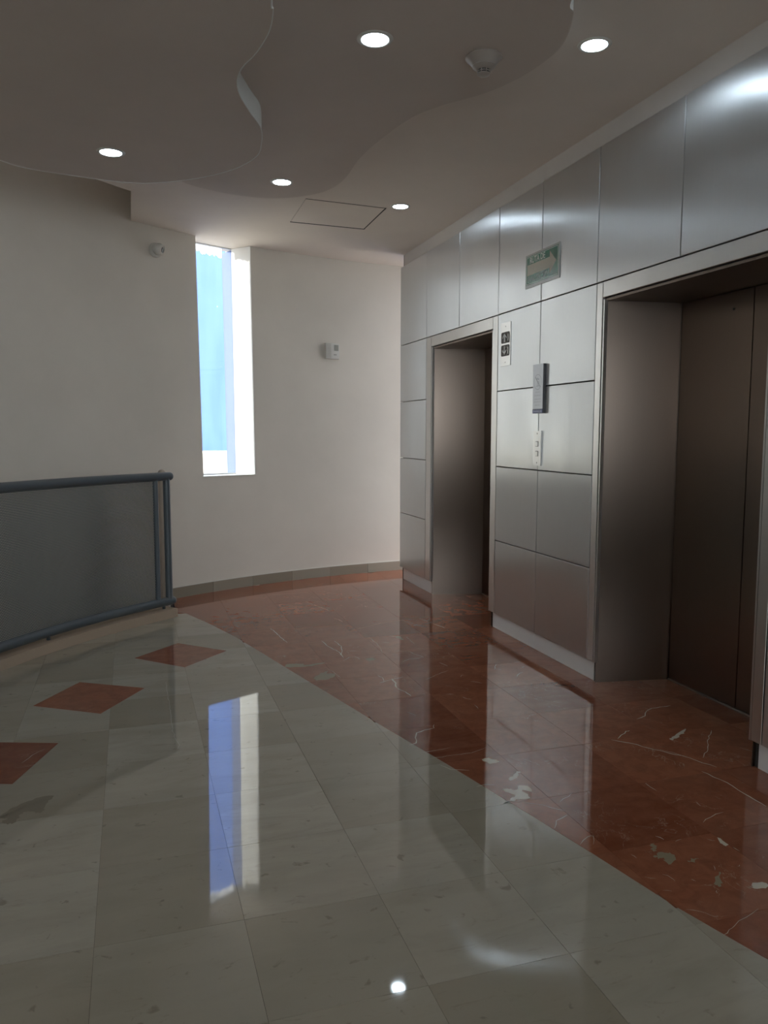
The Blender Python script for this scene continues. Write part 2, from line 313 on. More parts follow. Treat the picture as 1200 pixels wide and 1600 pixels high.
for i, (a, b) in enumerate(ops):
    wr = empty('window_%d' % (i+2), (WLX-.15, (a+b)/2, .9)); tag(wr, kind='structure')
    f = MB(); f.box((-.03, -.6, 0), (.03, -.55, 1.8)); f.box((-.03, .55, 0), (.03, .6, 1.8)); f.box((-.03, -.55, 0), (.03, .55, .05)); f.box((-.03, -.55, 1.75), (.03, .55, 1.8))
    f.build('window_frame', M_wplast, wr); MB().box((-.003, -.55, .05), (.003, .55, 1.75)).build('pane', M_glass, wr)

# ---- ceiling with the open slot along the curved wall
A_CUT = math.degrees(math.acos((.056-CX)/4.48)); A_OUT = math.degrees(math.acos((.056-CX)/5.40))
cpoly = [(3.1, -3.6), (3.1, 7.5)] + arc(5.40, 92, A_OUT, 40)[3:] + arc(4.48, A_CUT, 179.9, 60) + [(CX-4.48, 2.3), (WLX, 2.3), (WLX, -3.6)]
ceiling = MB().prism(cpoly, CEIL, CEIL+.14).build('ceiling', M_ceil, smooth=30); tag(ceiling, 'smooth white plaster ceiling above the lift lobby', kind='structure')
shaft = MB(); shaft.prism(arc(RWO, A_CUT-1, 182, 50) + arc(4.05, 182, A_CUT-4, 50), CEIL+1.3, CEIL+1.4)  # unseen cap and inner wall, shaped to let a little light down the slot
shaft.prism(arc(4.48, A_CUT, 182, 50) + arc(4.30, 182, A_CUT, 50), CEIL+.14, CEIL+1.2)
shaft.prism([(.058, 5.6), (.058, 7.1), (.156, 7.1), (.156, 5.6)], CEIL+.01, CEIL+1.3)
shaft.build('trim_1', M_void, smooth=30)['kind'] = 'structure'

# ---- floor base and tiles
base = [(3.1, -3.6), (3.1, 7.5)] + arc(5.2, 92, 125, 30)[3:]
base = [p for p in base if p[0] > .3] + [(.3, 6.62), (.3, 5.95)]
base += [p for p in arc(RC+.01, math.degrees(math.acos((.3-CX)/(RC+.01))), 179.9, 60) if p[0] < .3] + [(WLX, 2.3), (WLX, -3.6)]
floor = MB().prism(base, -.16, -.006).build('floor', M_grout); tag(floor, 'polished floor of cream and red marble tiles', kind='structure')
XB = [(.5,1.98),(1.0,1.76),(1.517,1.540),(1.788,1.462),(2.105,1.395),(2.412,1.325),(2.911,1.205),(3.427,1.071),(3.95,.945),(4.403,.832),(4.8,.738),(5.217,.635),(5.629,.508),(6.034,.363)]
def xb(y):
    if y <= XB[0][0]: return XB[0][1]+(XB[0][0]-y)*.5
    if y >= XB[-1][0]: return -9
    for (a, xa), (b, xc) in zip(XB, XB[1:]):
        if a <= y <= b: return xa + (xc-xa)*(y-a)/(b-a)
def xl(y):
    c = CX - math.sqrt(max(0, RC**2-(y-CY)**2)) if abs(y-CY) < RC else 9
    if y < 2.3: return WLX
    if y < 5.94: return c
    w_ = CX - math.sqrt(max(0, (RW-.004)**2-(y-CY)**2)) if abs(y-CY) < RW-.004 else 9
    return max(.30, w_)
DIA = [[(-.013,4.898),(.258,5.170),(.538,4.895),(.265,4.615)], [(-.500,4.172),(-.300,4.505),(.036,4.293),(-.175,3.955)], [(-.858,3.377),(-.722,3.760),(-.339,3.624),(-.475,3.241)]]
def ccw(P):
    a = sum(P[i][0]*P[(i+1)%len(P)][1]-P[(i+1)%len(P)][0]*P[i][1] for i in range(len(P))); return P if a > 0 else P[::-1]
DIA = [ccw(d) for d in DIA]
def clip(P, a, b, keep_left=True):
    out = []; sgn = 1 if keep_left else -1
    d = lambda p: sgn*((b[0]-a[0])*(p[1]-a[1])-(b[1]-a[1])*(p[0]-a[0]))
    for i in range(len(P)):
        p, q = P[i], P[(i+1)%len(P)]; dp, dq = d(p), d(q)
        if dp >= 0: out.append(p)
        if (dp > 0 and dq < 0) or (dp < 0 and dq > 0):
            t = dp/(dp-dq); out.append((p[0]+(q[0]-p[0])*t, p[1]+(q[1]-p[1])*t))
    return out
def area(P): return abs(sum(P[i][0]*P[(i+1)%len(P)][1]-P[(i+1)%len(P)][0]*P[i][1] for i in range(len(P)))/2) if len(P) > 2 else 0
def cellpoly(x0, x1, y0, y1, L, Rr):
    n = 10; le = []; ri = []
    for i in range(n+1):
        y = y0+(y1-y0)*i/n; l = max(x0, L(y)); r = min(x1, Rr(y))
        if r > l+.002: le.append((l, y)); ri.append((r, y))
    if len(le) < 2: return []
    def simp(Q):
        o = [Q[0]]
        for i in range(1, len(Q)-1):
            if abs((Q[i][0]-o[-1][0])*(Q[i+1][1]-o[-1][1])-(Q[i][1]-o[-1][1])*(Q[i+1][0]-o[-1][0])) > 1e-7: o.append(Q[i])
        return o+[Q[-1]]
    return simp(ri) + simp(le)[::-1]
TX = [-2.1136+.3967*k for k in range(14)]; TY = [.4865+.4045*k for k in range(18)]
GAP = .0005
def tile(polys, m):
    cx = sum(p[0] for P in polys for p in P)/sum(len(P) for P in polys); cy = sum(p[1] for P in polys for p in P)/sum(len(P) for P in polys)
    mb = MB()
    for P in polys: mb.prism(P, -.0058, 0)
    o = mb.build('marble_tile', m, floor, loc=(cx, cy, 0))
    o.rotation_euler = (random.uniform(-.0007, .0007), random.uniform(-.0007, .0007), 0)
    return o
for i in range(len(TX)-1):
    for j in range(len(TY)-1):
        x0, x1, y0, y1 = TX[i]+GAP, TX[i+1]-GAP, TY[j]+GAP, TY[j+1]-GAP
        red = cellpoly(x0, x1, y0, y1, lambda y: max(xl(y), xb(y)+GAP), lambda y: 2.80)
        wh = cellpoly(x0, x1, y0, y1, xl, lambda y: min(2.80, xb(y)-GAP))
        if area(red) > .0004: tile([red], M_rm)
        if area(wh) > .0004:
            Ps = [wh]
            for D in DIA:
                nxt = []
                for P in Ps:
                    rest = P; n0 = []
                    ctr = (sum(p[0] for p in D)/4, sum(p[1] for p in D)/4)
                    E_ = [(ctr[0]+(p[0]-ctr[0])*1.005, ctr[1]+(p[1]-ctr[1])*1.005) for p in D]
                    for k in range(4):
                        a, b = E_[k], E_[(k+1)%4]
                        q = clip(rest, a, b, False)
                        if area(q) > 1e-5: n0.append(q)
                        rest = clip(rest, a, b, True)
                        if area(rest) < 1e-6: break
                    if area(rest) < 1e-6: nxt.append(P)
                    else: nxt += n0
                Ps = nxt
            if Ps: tile(Ps, M_wm)
for D in DIA:
    o = tile([D], M_rm); o.name = 'diamond_tile'; o['label'] = 'red marble diamond inlaid among the cream tiles'
# outside the picture the same paving goes on, unseen but for reflections
far = MB().prism([(WLX, -3.6), (2.80, -3.6), (2.80, TY[0]-GAP), (WLX, TY[0]-GAP)], -.0058, 0).build('paving', M_wm, floor)
# veins inlaid in the tiles
def ribbon(mb, pts, w_, z):
    P = [Vector((x, y, 0)) for x, y in pts]
    # roughen each stroke
    Q = []
    for i in range(len(P)-1):
        n = max(2, int((P[i+1]-P[i]).length/.025)); d = (P[i+1]-P[i]); s_ = Vector((-d.y, d.x, 0)).normalized()
        for k in range(n): Q.append(P[i]+d*(k/n)+s_*random.uniform(-1, 1)*.004*(0 if (i == 0 and k == 0) else 1))
    Q.append(P[-1]); vs = []; fs = []
    for i, q in enumerate(Q):
        t = (Q[min(i+1, len(Q)-1)]-Q[max(i-1, 0)]).normalized(); s_ = Vector((-t.y, t.x, 0)); e = min(i, len(Q)-1-i); ww = w_*.5*(.25 if e == 0 else random.uniform(.6, 1.35))
        vs += [q+s_*ww+Vector((0,0,z)), q-s_*ww+Vector((0,0,z))]
    for i in range(len(Q)-1): fs.append((2*i, 2*i+1, 2*i+3, 2*i+2))
    mb.add(vs, fs)
vm = MB()
for w_, pts in VEINS: ribbon(vm, pts, w_*1.1, .00045)
for t, pts in BLOBS:
    if t == 'l': vm.prism([(x+random.uniform(-.006,.006), y+random.uniform(-.006,.006)) for x, y in catmull(pts, True, 4)], .0002, .0005)
v = vm.build('calcite_vein', M_vein, floor); v['kind'] = 'stuff'
vm = MB()
for t, pts in BLOBS:
    if t == 'w': vm.prism([(x+random.uniform(-.006,.006), y+random.uniform(-.006,.006)) for x, y in catmull(pts, True, 5)], .0002, .0005)
vm.build('grey_inclusion', M_vein2, floor)['kind'] = 'stuff'
vm = MB()
for t, pts in BLOBS:
    if t == 'b': vm.prism([(x+random.uniform(-.006,.006), y+random.uniform(-.006,.006)) for x, y in catmull(pts, True, 5)], .0002, .0005)
vm.build('brown_inclusion', M_vein3, floor)['kind'] = 'stuff'
# curved hairline scratch in the cream stone and a stray chip beside a diamond
vm = MB(); ribbon(vm, [(.150,4.37),(.150,4.0),(.149,3.62),(.153,3.52),(.166,3.46),(.163,3.42),(.152,3.39)], .0022, .00045); vm.build('hairline', mat('pale_filler', (.55,.52,.46), .2), floor)

# ---- curb under the railing
ACE = math.degrees(math.acos((.302-CX)/RC))
curb = MB().prism(arc(RC, ACE, 179.9, 60) + arc(RC+.14, 179.9, ACE, 60), -.16, .062).build('trim_2', M_curb, smooth=30); tag(curb, 'low beige stone curb following the railing', kind='structure')
MB().prism(arc(RC+.14, ACE, 182, 60)+arc(RW, 182, ACE+.2, 60), -3.2, -3.1).build('trim_3', M_void)['kind'] = 'structure'
s_ = MB(); s_.prism([(.300, 5.93), (.300, 6.66), (.33, 6.66), (.33, 5.93)], -3.1, -.007)
s_.prism(arc(RC+.01, ACE, 182, 60)+arc(RC+.12, 182, ACE, 60), -3.1, -.165)
s_.build('trim_4', M_void, smooth=30)['kind'] = 'structure'
# ---- skirting tiles along the back wall
sk = empty('baseboard_back', (1.4, 7.1, 0)); tag(sk, 'beige marble skirting tiles along the curved wall', kind='structure')
t = 122.3
def inv(p): return [(x-1.4, y-7.1) for x, y in p]
while t > 94:
    t2 = t-4.6; MB().prism(inv(arc(RW-.002, t, t2+.03, 6)+arc(RW-.014, t2+.03, t, 6)), 0, .088).build('skirting_tile', M_skirt, sk, smooth=30); t = t2
MB().prism(inv(arc(RW, 122.3, 94, 40)+arc(RW-.009, 94, 122.3, 40)), .088, .093).build('grout_line', mat('filler', (.62,.60,.54), .6), sk)

# ---- lift wall: backing, panels, plinth, fascia
mb = MB()
mb.box((2.85, -3.6, 0), (3.1, 6.906, CEIL))
D1, D2 = (4.972, 6.125), (2.50, 3.655); HZ = 2.06
for a, b in ((D1[1], 6.906), (D2[1], D1[0]), (-3.6, D2[0])): mb.box((WX, a, 0), (2.85, b, CEIL))
for a, b in (D1, D2): mb.box((WX, a, HZ), (2.85, b, CEIL))
wall_right = mb.build('wall_right', M_joint); tag(wall_right, 'lift wall clad in brushed steel panels', kind='structure')
mb = MB()
def panel(y0, y1, z0, z1, m=M_steel, name='steel_panel', x=PX, g=.0028):
    y0 += g; y1 -= g; z0 += g; z1 -= g; c = .002; xb_ = WX
    mb = MB(); vs = [(xb_,y0,z0),(xb_,y1,z0),(xb_,y1,z1),(xb_,y0,z1),(x+c,y0,z0),(x+c,y1,z0),(x+c,y1,z1),(x+c,y0,z1),(x,y0+c,z0+c),(x,y1-c,z0+c),(x,y1-c,z1-c),(x,y0+c,z1-c)]
    mb.add(vs, [(0,1,2,3),(8,9,10,11),(0,1,5,4),(1,2,6,5),(2,3,7,6),(3,0,4,7),(4,5,9,8),(5,6,10,9),(6,7,11,10),(7,4,8,11)])
    ctr = (WX, (y0+y1)/2, (z0+z1)/2)
    o = mb.build(name, m, wall_right, loc=ctr)
    if name == 'steel_panel': o.rotation_euler = (0, random.uniform(-.003, .003), random.uniform(-.003, .003))
    return o
ZR = [.113, .625, 1.133, 1.640, 2.147]
TOP = 2.845
for y0, y1 in ((6.24, 6.906), (4.312, 4.89), (3.713, 4.312), (1.85, 2.44), (1.2, 1.85), (.55, 1.2), (-.1, .55)):
    for a, b in zip(ZR, ZR[1:]): panel(y0, y1, a, b)
for a, b in zip([6.906, 6.24, 5.556, 4.89, 4.312, 3.713, 3.05, 2.44, 1.85, 1.2, .55], [6.24, 5.556, 4.89, 4.312, 3.713, 3.05, 2.44, 1.85, 1.2, .55, -.1]):
    panel(b, a, 2.147, TOP)
for a, b in ((6.906, 6.13), (4.962, 4.35), (4.35, 3.68), (2.48, 1.3), (1.3, -.1)):
    MB().box((WX-.002, b+.001, 0), (WX+.01, a-.001 - (.03 if a > 6.9 else 0), .118)).build('plinth', M_plinth, wall_right)
for a, b in ((6.885, 4.352), (4.350, 1.9), (1.898, -3.6)):
    MB().box((WX-.003, b, TOP-.02), (WX+.01, a, CEIL)).build('fascia_board', M_fascia, wall_right)
# steel architrave strips round both openings
for (a, b), (ya, yb) in ((D1, (4.89, 6.24)), (D2, (2.44, 3.713))):
    panel(b, yb, ZR[0], 2.147, M_frame, 'architrave'); panel(ya, a, ZR[0], 2.147, M_frame, 'architrave'); panel(a-.002, b+.002, HZ+.002, 2.147, M_frame, 'architrave')

# ---- lift doors (in the recesses)
def lift(name, lab, a, b, da, db, seam):
    r = empty(name, (2.8, (a+b)/2, 0)); tag(r, lab, kind='structure')
    o_ = (2.8, (a+b)/2)
    def L(P): return [(x-o_[0], y-o_[1]) for x, y in P]
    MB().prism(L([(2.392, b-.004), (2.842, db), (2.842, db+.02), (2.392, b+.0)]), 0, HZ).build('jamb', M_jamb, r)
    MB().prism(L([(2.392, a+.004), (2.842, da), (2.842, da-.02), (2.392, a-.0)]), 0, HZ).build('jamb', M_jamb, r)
    # thin return lip standing at the mouth of the jamb
    for yy in (b-.012, a+.002): MB().box((2.378-2.8, yy-o_[1], .113), (2.398-2.8, yy+.010-o_[1], HZ-.006)).build('jamb_lip', M_frame, r)
    MB().box((2.392-2.8, a-o_[1], HZ-.012), (2.842-2.8, b-o_[1], HZ)).build('lintel', M_jamb, r)
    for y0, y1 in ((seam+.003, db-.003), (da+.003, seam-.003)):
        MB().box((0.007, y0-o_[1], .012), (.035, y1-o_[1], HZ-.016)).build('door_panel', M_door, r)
    MB().box((.004, da-o_[1], .0), (.034, db-o_[1], .0085)).build('threshold', M_frame, r)
    kh = MB(); kh.lathe([(.006, 0), (.006, .002)], Matrix.Translation((.0065, seam+.13-o_[1], 1.96)) @ Matrix.Rotation(R(-90), 4, 'Y'), 12)
    kh.build('release_keyhole', M_black, r)
lift('door_1', 'brushed steel lift doors at the far end, set in a deep recess', D1[0], D1[1], 5.06, 6.015, 5.53)
lift('door_2', 'dark brushed steel lift doors nearest the camera, in a deep recess', D2[0], D2[1], 2.585, 3.572, 3.062)

# ================================================================== WINDOW
win = empty('window_1', (.75, 7.09, SILL)); tag(win, 'tall slit window with a blue view, in the curved wall', kind='structure')
gl_b = [pol(5.295, 118.9), pol(5.295, 113.05)]; gl_t = [pol(5.295, 119.2), pol(5.295, 113.35)]
ox, oy = .75, 7.09
def wpoly(ra, rb, ta, tb): return [(x-ox, y-oy) for x, y in (pol(ra, ta), pol(ra, tb), pol(rb, tb), pol(rb, ta))]
H_ = CEIL-SILL
fr = MB(); fr.prism(wpoly(5.28, 5.31, 119.3, 112.95), 0, .012)
fr.prism(wpoly(5.28, 5.31, 113.2, 112.9), 0, H_, wpoly(5.28, 5.31, 113.36, 113.1)); fr.prism(wpoly(5.28, 5.31, 119.3, 118.9), 0, H_, wpoly(5.28, 5.31, 119.5, 119.2)); fr.prism(wpoly(5.28, 5.31, 119.3, 112.95), H_-.006, H_-.0005)
fr.build('window_frame', mat('frame_alu', (.55, .55, .54), .4, .3), win)
MB().prism(wpoly(5.292, 5.297, 119.0, 113.1), .012, H_-.006, wpoly(5.292, 5.297, 119.2, 113.3)).build('pane', M_glass, win)
MB().prism(wpoly(5.075, 5.28, 118.6, 112.5), .0, .003, wpoly(5.075, 5.28, 118.6, 112.5)).build('window_sill', M_edge, win)
# white-painted lining added to brighten the deep right-hand reveal
M_rev = mat('reveal_white', (.86, .84, .80), .7)
MB().prism([(x-ox, y-oy) for x, y in (pol(5.081, 112.58), pol(5.279, 113.46), pol(5.279, 113.40), pol(5.081, 112.52))], .003, H_-.001,
    [(x-ox, y-oy) for x, y in (pol(5.081, 112.80), pol(5.279, 113.56), pol(5.279, 113.50), pol(5.081, 112.74))]).build('reveal_lining', M_rev, win)
# torn strip of pale film left along the head of the pane
mt = bpy.data.materials.new('torn_film'); mt.use_nodes = True; n_ = mt.node_tree; n_.nodes.clear()
tl = n_.nodes.new('ShaderNodeBsdfTranslucent'); tl.inputs[0].default_value = (.95, .95, .95, 1); n_.links.new(tl.outputs[0], n_.nodes.new('ShaderNodeOutputMaterial').inputs[0])
fm = MB(); vs = []; nn = 34
for i in range(nn+1):
    th_ = 117.9-(117.9-114.45)*i/nn; x_, y_ = pol(5.300, th_); dz = .055+.030*i/nn+random.uniform(-.012, .012)+(.012 if 12 < i < 17 else 0)
    vs += [(x_-ox, y_-oy, H_-.004), (x_-ox, y_-oy, H_-dz)]
fm.add(vs, [(2*i, 2*i+1, 2*i+3, 2*i+2) for i in range(nn)]); fm.build('torn_film', mt, win)
# blue outer paint on the reveal beyond the pane
def blue(name, ragged=None):
    m = mat(name, (.10, .38, .80), .7); g = G(m); v = g.obj(rnd=False)
    n = g.noise(v, 1.5, 5, .6); c = g.mix(n, (.105, .195, .52), (.135, .235, .58))
    st = g.noise(g.obj((3, 3, .4), rnd=False), 2.0, 4); c = g.mix(g.math('MULTIPLY', g.ramp(st, [(.45, 0.0), (.6, 1.0)]), .25), c, (.19, .32, .66))
    fl = g.noise(v, 7, 5, .65); c = g.mix(g.ramp(fl, [(.70, 0.0), (.73, .6)]), c, (.8, .85, .9))
    if ragged is not None:
        sx = g.n('SeparateXYZ'); g.l(g.n('TexCoord').outputs['Object'], sx.inputs[0])
        e = g.math('ADD', sx.outputs[2], g.math('MULTIPLY', g.noise(v, 4.5, 6, .7), .35))
        c = g.mix(g.ramp(g.math('SUBTRACT', e, ragged), [(.0, 0.0), (.01, 1.0)]), c, (.86, .87, .88))
    g.l(c, g.b.inputs['Base Color']); return m
M_bl = mat('blue_reveal_paint', (.10, .135, .27), .75)
MB().prism([(x-ox, y-oy) for x, y in (pol(5.311, 113.24), pol(5.50, 113.04), pol(5.50, 112.7), pol(5.311, 112.8))], 0, H_, [(x-ox, y-oy) for x, y in (pol(5.311, 113.34), pol(5.50, 113.22), pol(5.50, 112.8), pol(5.311, 112.9))]).build('outer_reveal', M_bl, win)

# ---- outside: neighbouring building
nb = empty('neighbouring_building', (1.2, 10.3, -3)); tag(nb, 'bright blue rendered building seen through the slit window, behind a cream parapet', 'building')
MB().box((-.9, 0, 0), (6, .4, 8.4)).build('blue_wall', blue('blue_wall_render', 8.0), nb)
MB().box((-8, -.02, 0), (-.9, .4, 6.6)).build('cream_bounce_wall', mat('cream_bounce_render', (.80, .79, .775), .8), nb)  # unseen wall added to bounce pale light onto the reveal and steel panels
MB().prism([(-6, -1.1), (.10, -1.1), (.62, -.0), (-6, -.0)], 3.9, 4.13).build('parapet', mat('cream_parapet', (.85, .80, .68), .7), nb)
MB().prism([(-6, -1.0), (.05, -1.0), (.55, -.0), (-6, -.0)], 0, 3.9).build('lower_block', mat('cream_block', (.83, .78, .66), .7), nb)
ground = MB().box((-30, -30, -3.4), (30, 40, -3.3)).build('ground', mat('paving_outside', (.35, .33, .30), .9)); tag(ground, kind='structure')

# ================================================================== DROPPED CEILING PANELS
mid = MS + [[.05,4.72],[-.35,4.1],[-.55,3.3],[-.6,2.3],[-.55,1.2],[-.2,.3],[.5,-.1],[1.15,.25],[1.42,.9],[1.30,1.6],[1.38,2.15]]
lef = LS + [[-.85,4.35],[-1.15,3.75],[-1.3,3.0],[-1.35,2.1],[-1.2,1.2],[-.8,.5],[-.2,.2],[.35,.5],[.55,1.1],[.50,1.7],[.42,2.2]]
def slab(name, pts, z0, z1, lab):
    P = catmull(pts, True, 6); mb = MB(); n = len(P)
    a = sum(P[i][0]*P[(i+1)%n][1]-P[(i+1)%n][0]*P[i][1] for i in range(n))
    if a < 0: P = P[::-1]
    cx = sum(p[0] for p in P)/n; cy = sum(p[1] for p in P)/n
    mb.add([(x, y, z0) for x, y in P]+[(x, y, z1) for x, y in P], [tuple(range(n-1,-1,-1)), tuple(range(n, 2*n))])
    mb.add([(x, y, z0) for x, y in P]+[(x, y, z1) for x, y in P], [(i, (i+1)%n, n+(i+1)%n, n+i) for i in range(n)], 1)
    mb2 = MB(); mb2.add(mb.v[:2*n], mb.f[:2]); mb2.f += [(i, (i+1)%n, n+(i+1)%n, n+i) for i in range(n)]; mb2.mi += [1]*n
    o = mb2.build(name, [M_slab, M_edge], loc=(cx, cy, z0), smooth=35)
    tag(o, lab, 'ceiling panel', 'wavy dropped ceiling panels')
    if z0 > CEIL-.15: return o
    bd = MB(); vs = []; P3 = [Vector((x-cx, y-cy, 0)) for x, y in P]; N = []
    for i in range(n): t = (P3[(i+1)%n]-P3[i-1]).normalized(); N.append(Vector((t.y, -t.x, 0)))
    for i in range(n):
        for dx, dz in ((0, .004), (.0035, .004), (.0035, -.002), (0, -.002)): vs.append(P3[i]+N[i]*dx+Vector((0, 0, dz)))
    fs = []
    for i in range(n):
        j = (i+1) % n
        for k in range(4): fs.append((4*i+k, 4*i+(k+1)%4, 4*j+(k+1)%4, 4*j+k))
    bd.add(vs, fs); bd.build('edge_bead', M_edge, o, smooth=40)
    return o
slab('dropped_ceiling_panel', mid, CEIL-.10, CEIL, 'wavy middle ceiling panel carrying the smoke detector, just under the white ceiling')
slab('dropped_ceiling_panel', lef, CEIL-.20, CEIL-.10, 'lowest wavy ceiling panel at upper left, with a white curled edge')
# ---- flush access hatch
h = [(1.208, 6.109), (1.806, 6.142), (1.791, 5.523), (1.195, 5.475)]
hx, hy = 1.5, 5.81
hr = empty('ceiling_hatch', (hx, hy, CEIL)); tag(hr, 'flush square white access hatch in the ceiling, outlined by a thin dark gap', 'hatch')
q = [(x-hx, y-hy) for x, y in h]
MB().prism([(q[0][0]+.002, q[0][1]-.024), (q[1][0]-.011, q[1][1]-.024), (q[2][0]-.011, q[2][1]+.010), (q[3][0]+.002, q[3][1]+.010)], -.0014, 0).build('hatch_cover', M_ceil, hr)
gp = MB()  # dark strips stand in for the shaded gap, broadest at the far edge
for i, wd in ((0, .044), (1, .020), (2, .018), (3, .001)):
    a, b = Vector((*q[i], 0)), Vector((*q[(i+1)%4], 0)); s_ = Vector((-(b-a).y, (b-a).x, 0)).normalized()*wd
    gp.prism([(a.x, a.y), (b.x, b.y), (b.x-s_.x*.5, b.y-s_.y*.5), (a.x-s_.x*.5, a.y-s_.y*.5)], -.0012, 0)
gp.build('shadow_gap', M_joint, hr)

# ================================================================== CEILING FITTINGS
def downlight(x, y, z, lab):
    r = empty('recessed_downlight', (x, y, z)); tag(r, lab, 'ceiling light', 'round recessed downlights')
    ring = MB(); ring.lathe([(.051, -.0015), (.054, -.005), (.066, -.004), (.070, 0.0)], Matrix.Identity(4), 40, cap0=False, cap1=False)
    ring.build('trim_ring', M_wplast, r, smooth=60)
    MB().lathe([(.0515, -.0035), (.0515, -.001)], Matrix.Identity(4), 40).build('lens', M_lamp, r)
downlight(1.873, 2.998, CEIL, 'round downlight at upper right, nearest the steel wall')
downlight(1.870, 5.449, CEIL, 'small round downlight beside the ceiling hatch')
downlight(.935, 3.030, CEIL-.10, 'round downlight at top centre, on the panel with the smoke detector')
downlight(.911, 4.845, CEIL-.10, 'round downlight near the far rounded tip of the middle ceiling panel')
downlight(-.049, 4.321, CEIL-.20, 'leftmost round downlight, on the lowest ceiling panel')
sd = empty('smoke_detector', (1.392, 3.035, CEIL-.10)); tag(sd, 'off-white cone-shaped smoke detector under the middle ceiling panel', 'smoke detector')
MB().lathe([(.072, 0), (.074, -.006), (.066, -.012), (.046, -.034)], Matrix.Identity(4), 40, cap0=True).build('mounting_base', mat('aged_plastic', (.36, .32, .285), .35), sd, smooth=40)
MB().lathe([(.046, -.034), (.047, -.037), (.030, -.050)], Matrix.Identity(4), 40).build('sensor_body', bpy.data.materials['aged_plastic'], sd, smooth=40)
MB().lathe([(.024, -.049), (.024, -.062)], Matrix.Identity(4), 32).build('sensing_chamber', M_black, sd)
fin = MB()
for k in range(8):
    fin.add([(Matrix.Rotation(k*math.pi/4, 4, 'Z') @ Vector(p)) for p in ((.023,-.0012,-.048),(.029,-.0012,-.048),(.029,.0012,-.048),(.023,.0012,-.048),(.023,-.0012,-.063),(.027,-.0012,-.063),(.027,.0012,-.063),(.023,.0012,-.063))], [(0,1,2,3),(4,5,6,7),(0,1,5,4),(1,2,6,5),(2,3,7,6),(3,0,4,7)])
fin.lathe([(.027, -.055), (.028, -.0565), (.027, -.058)], Matrix.Identity(4), 32)
fin.build('vent_fins', bpy.data.materials['aged_plastic'], sd)
MB().lathe([(.026, -.062), (.026, -.066), (.018, -.071), (.004, -.072)], Matrix.Identity(4), 32).build('cap', bpy.data.materials['aged_plastic'], sd, smooth=40)

# ================================================================== THINGS ON THE STEEL WALL
def wallbox(mb, y_left, y_right, z0, z1, d0, d1, o): mb.box((PX-d1-o[0], y_right-o[1], z0-o[2]), (PX-d0-o[0], y_left-o[1], z1-o[2])); return mb
def wallpoly(mb, pts, d0, d1):   # pts (u right, v up) relative to the thing's centre
    n = len(pts); vs = [(-d0, -u, v) for u, v in pts]+[(-d1, -u, v) for u, v in pts]
    mb.add(vs, [tuple(range(n)), tuple(range(2*n-1, n-1, -1))]+[(i, (i+1)%n, n+(i+1)%n, n+i) for i in range(n)]); return mb
def text(body, size, u, v, d, m, parent, name='lettering', w=None, off=0.0):
    cu = bpy.data.curves.new(name, 'FONT'); cu.body = body; cu.size = size; cu.align_x = 'CENTER'; cu.align_y = 'CENTER'; cu.extrude = .0004; cu.offset = off
    t = bpy.data.objects.new(name, cu); COL.objects.link(t)
    me = bpy.data.meshes.new_from_object(t, depsgraph=bpy.context.evaluated_depsgraph_get()); bpy.data.objects.remove(t)
    xs = [q.co.x for q in me.vertices]; sc = 1 if w is None else w/(max(xs)-min(xs)); cxm = (max(xs)+min(xs))/2
    for q in me.vertices:
        x, y, z = q.co; q.co = (-(d+z), -((x-cxm)*sc+u), y+v)
    return link(name, me, m, parent)
def thing(name, y, z, lab, cat):
    r = empty(name, (PX, y, z)); tag(r, lab, cat); return r
# evacuation sign
sg = thing('evacuation_sign', 4.301, 2.349, 'green evacuation route sign with a pale arrow pointing right', 'sign')
M_green = mat('sign_green', (.012, .16, .095), .22); M_signborder = mat('sign_clear_border', (.42, .45, .43), .25); M_arrow = mat('sign_arrow', (.42, .40, .30), .3); M_signtxt = mat('sign_text', (.62, .70, .64), .3)
M_pale = mat('sign_glare_lettering', (.14, .26, .22), .3)  # lower line dimmed in colour to stand in for glare on the sign
wallpoly(MB(), [(-.204, -.1), (.204, -.1), (.204, .1), (-.204, .1)], .001, .005).build('plate', M_signborder, sg)
wallpoly(MB(), [(-.194, -.082), (.190, -.082), (.190, .088), (-.194, .088)], .0052, .0058).build('green_field', M_green, sg)
bd = MB()
for P in ([(-.190,-.078),(.186,-.078),(.186,-.0755),(-.190,-.0755)], [(-.190,.0815),(.186,.0815),(.186,.084),(-.190,.084)], [(-.190,-.078),(-.1875,-.078),(-.1875,.084),(-.190,.084)], [(.1835,-.078),(.186,-.078),(.186,.084),(.1835,.084)]): wallpoly(bd, P, .0058, .0062)
bd.build('white_outline', M_signtxt, sg)
wallpoly(MB(), [(-.180, -.026), (.093, -.026), (.093, -.060), (.166, .006), (.093, .072), (.093, .038), (-.180, .038)], .0058, .0064).build('arrow', M_arrow, sg)
text('RUTA DE', .05, -.055, .059, .0060, M_signtxt, sg, w=.185, off=.0006)
text('EVACUACIÓN', .044, -.045, -.052, .0060, M_pale, sg, w=.255, off=.0006)
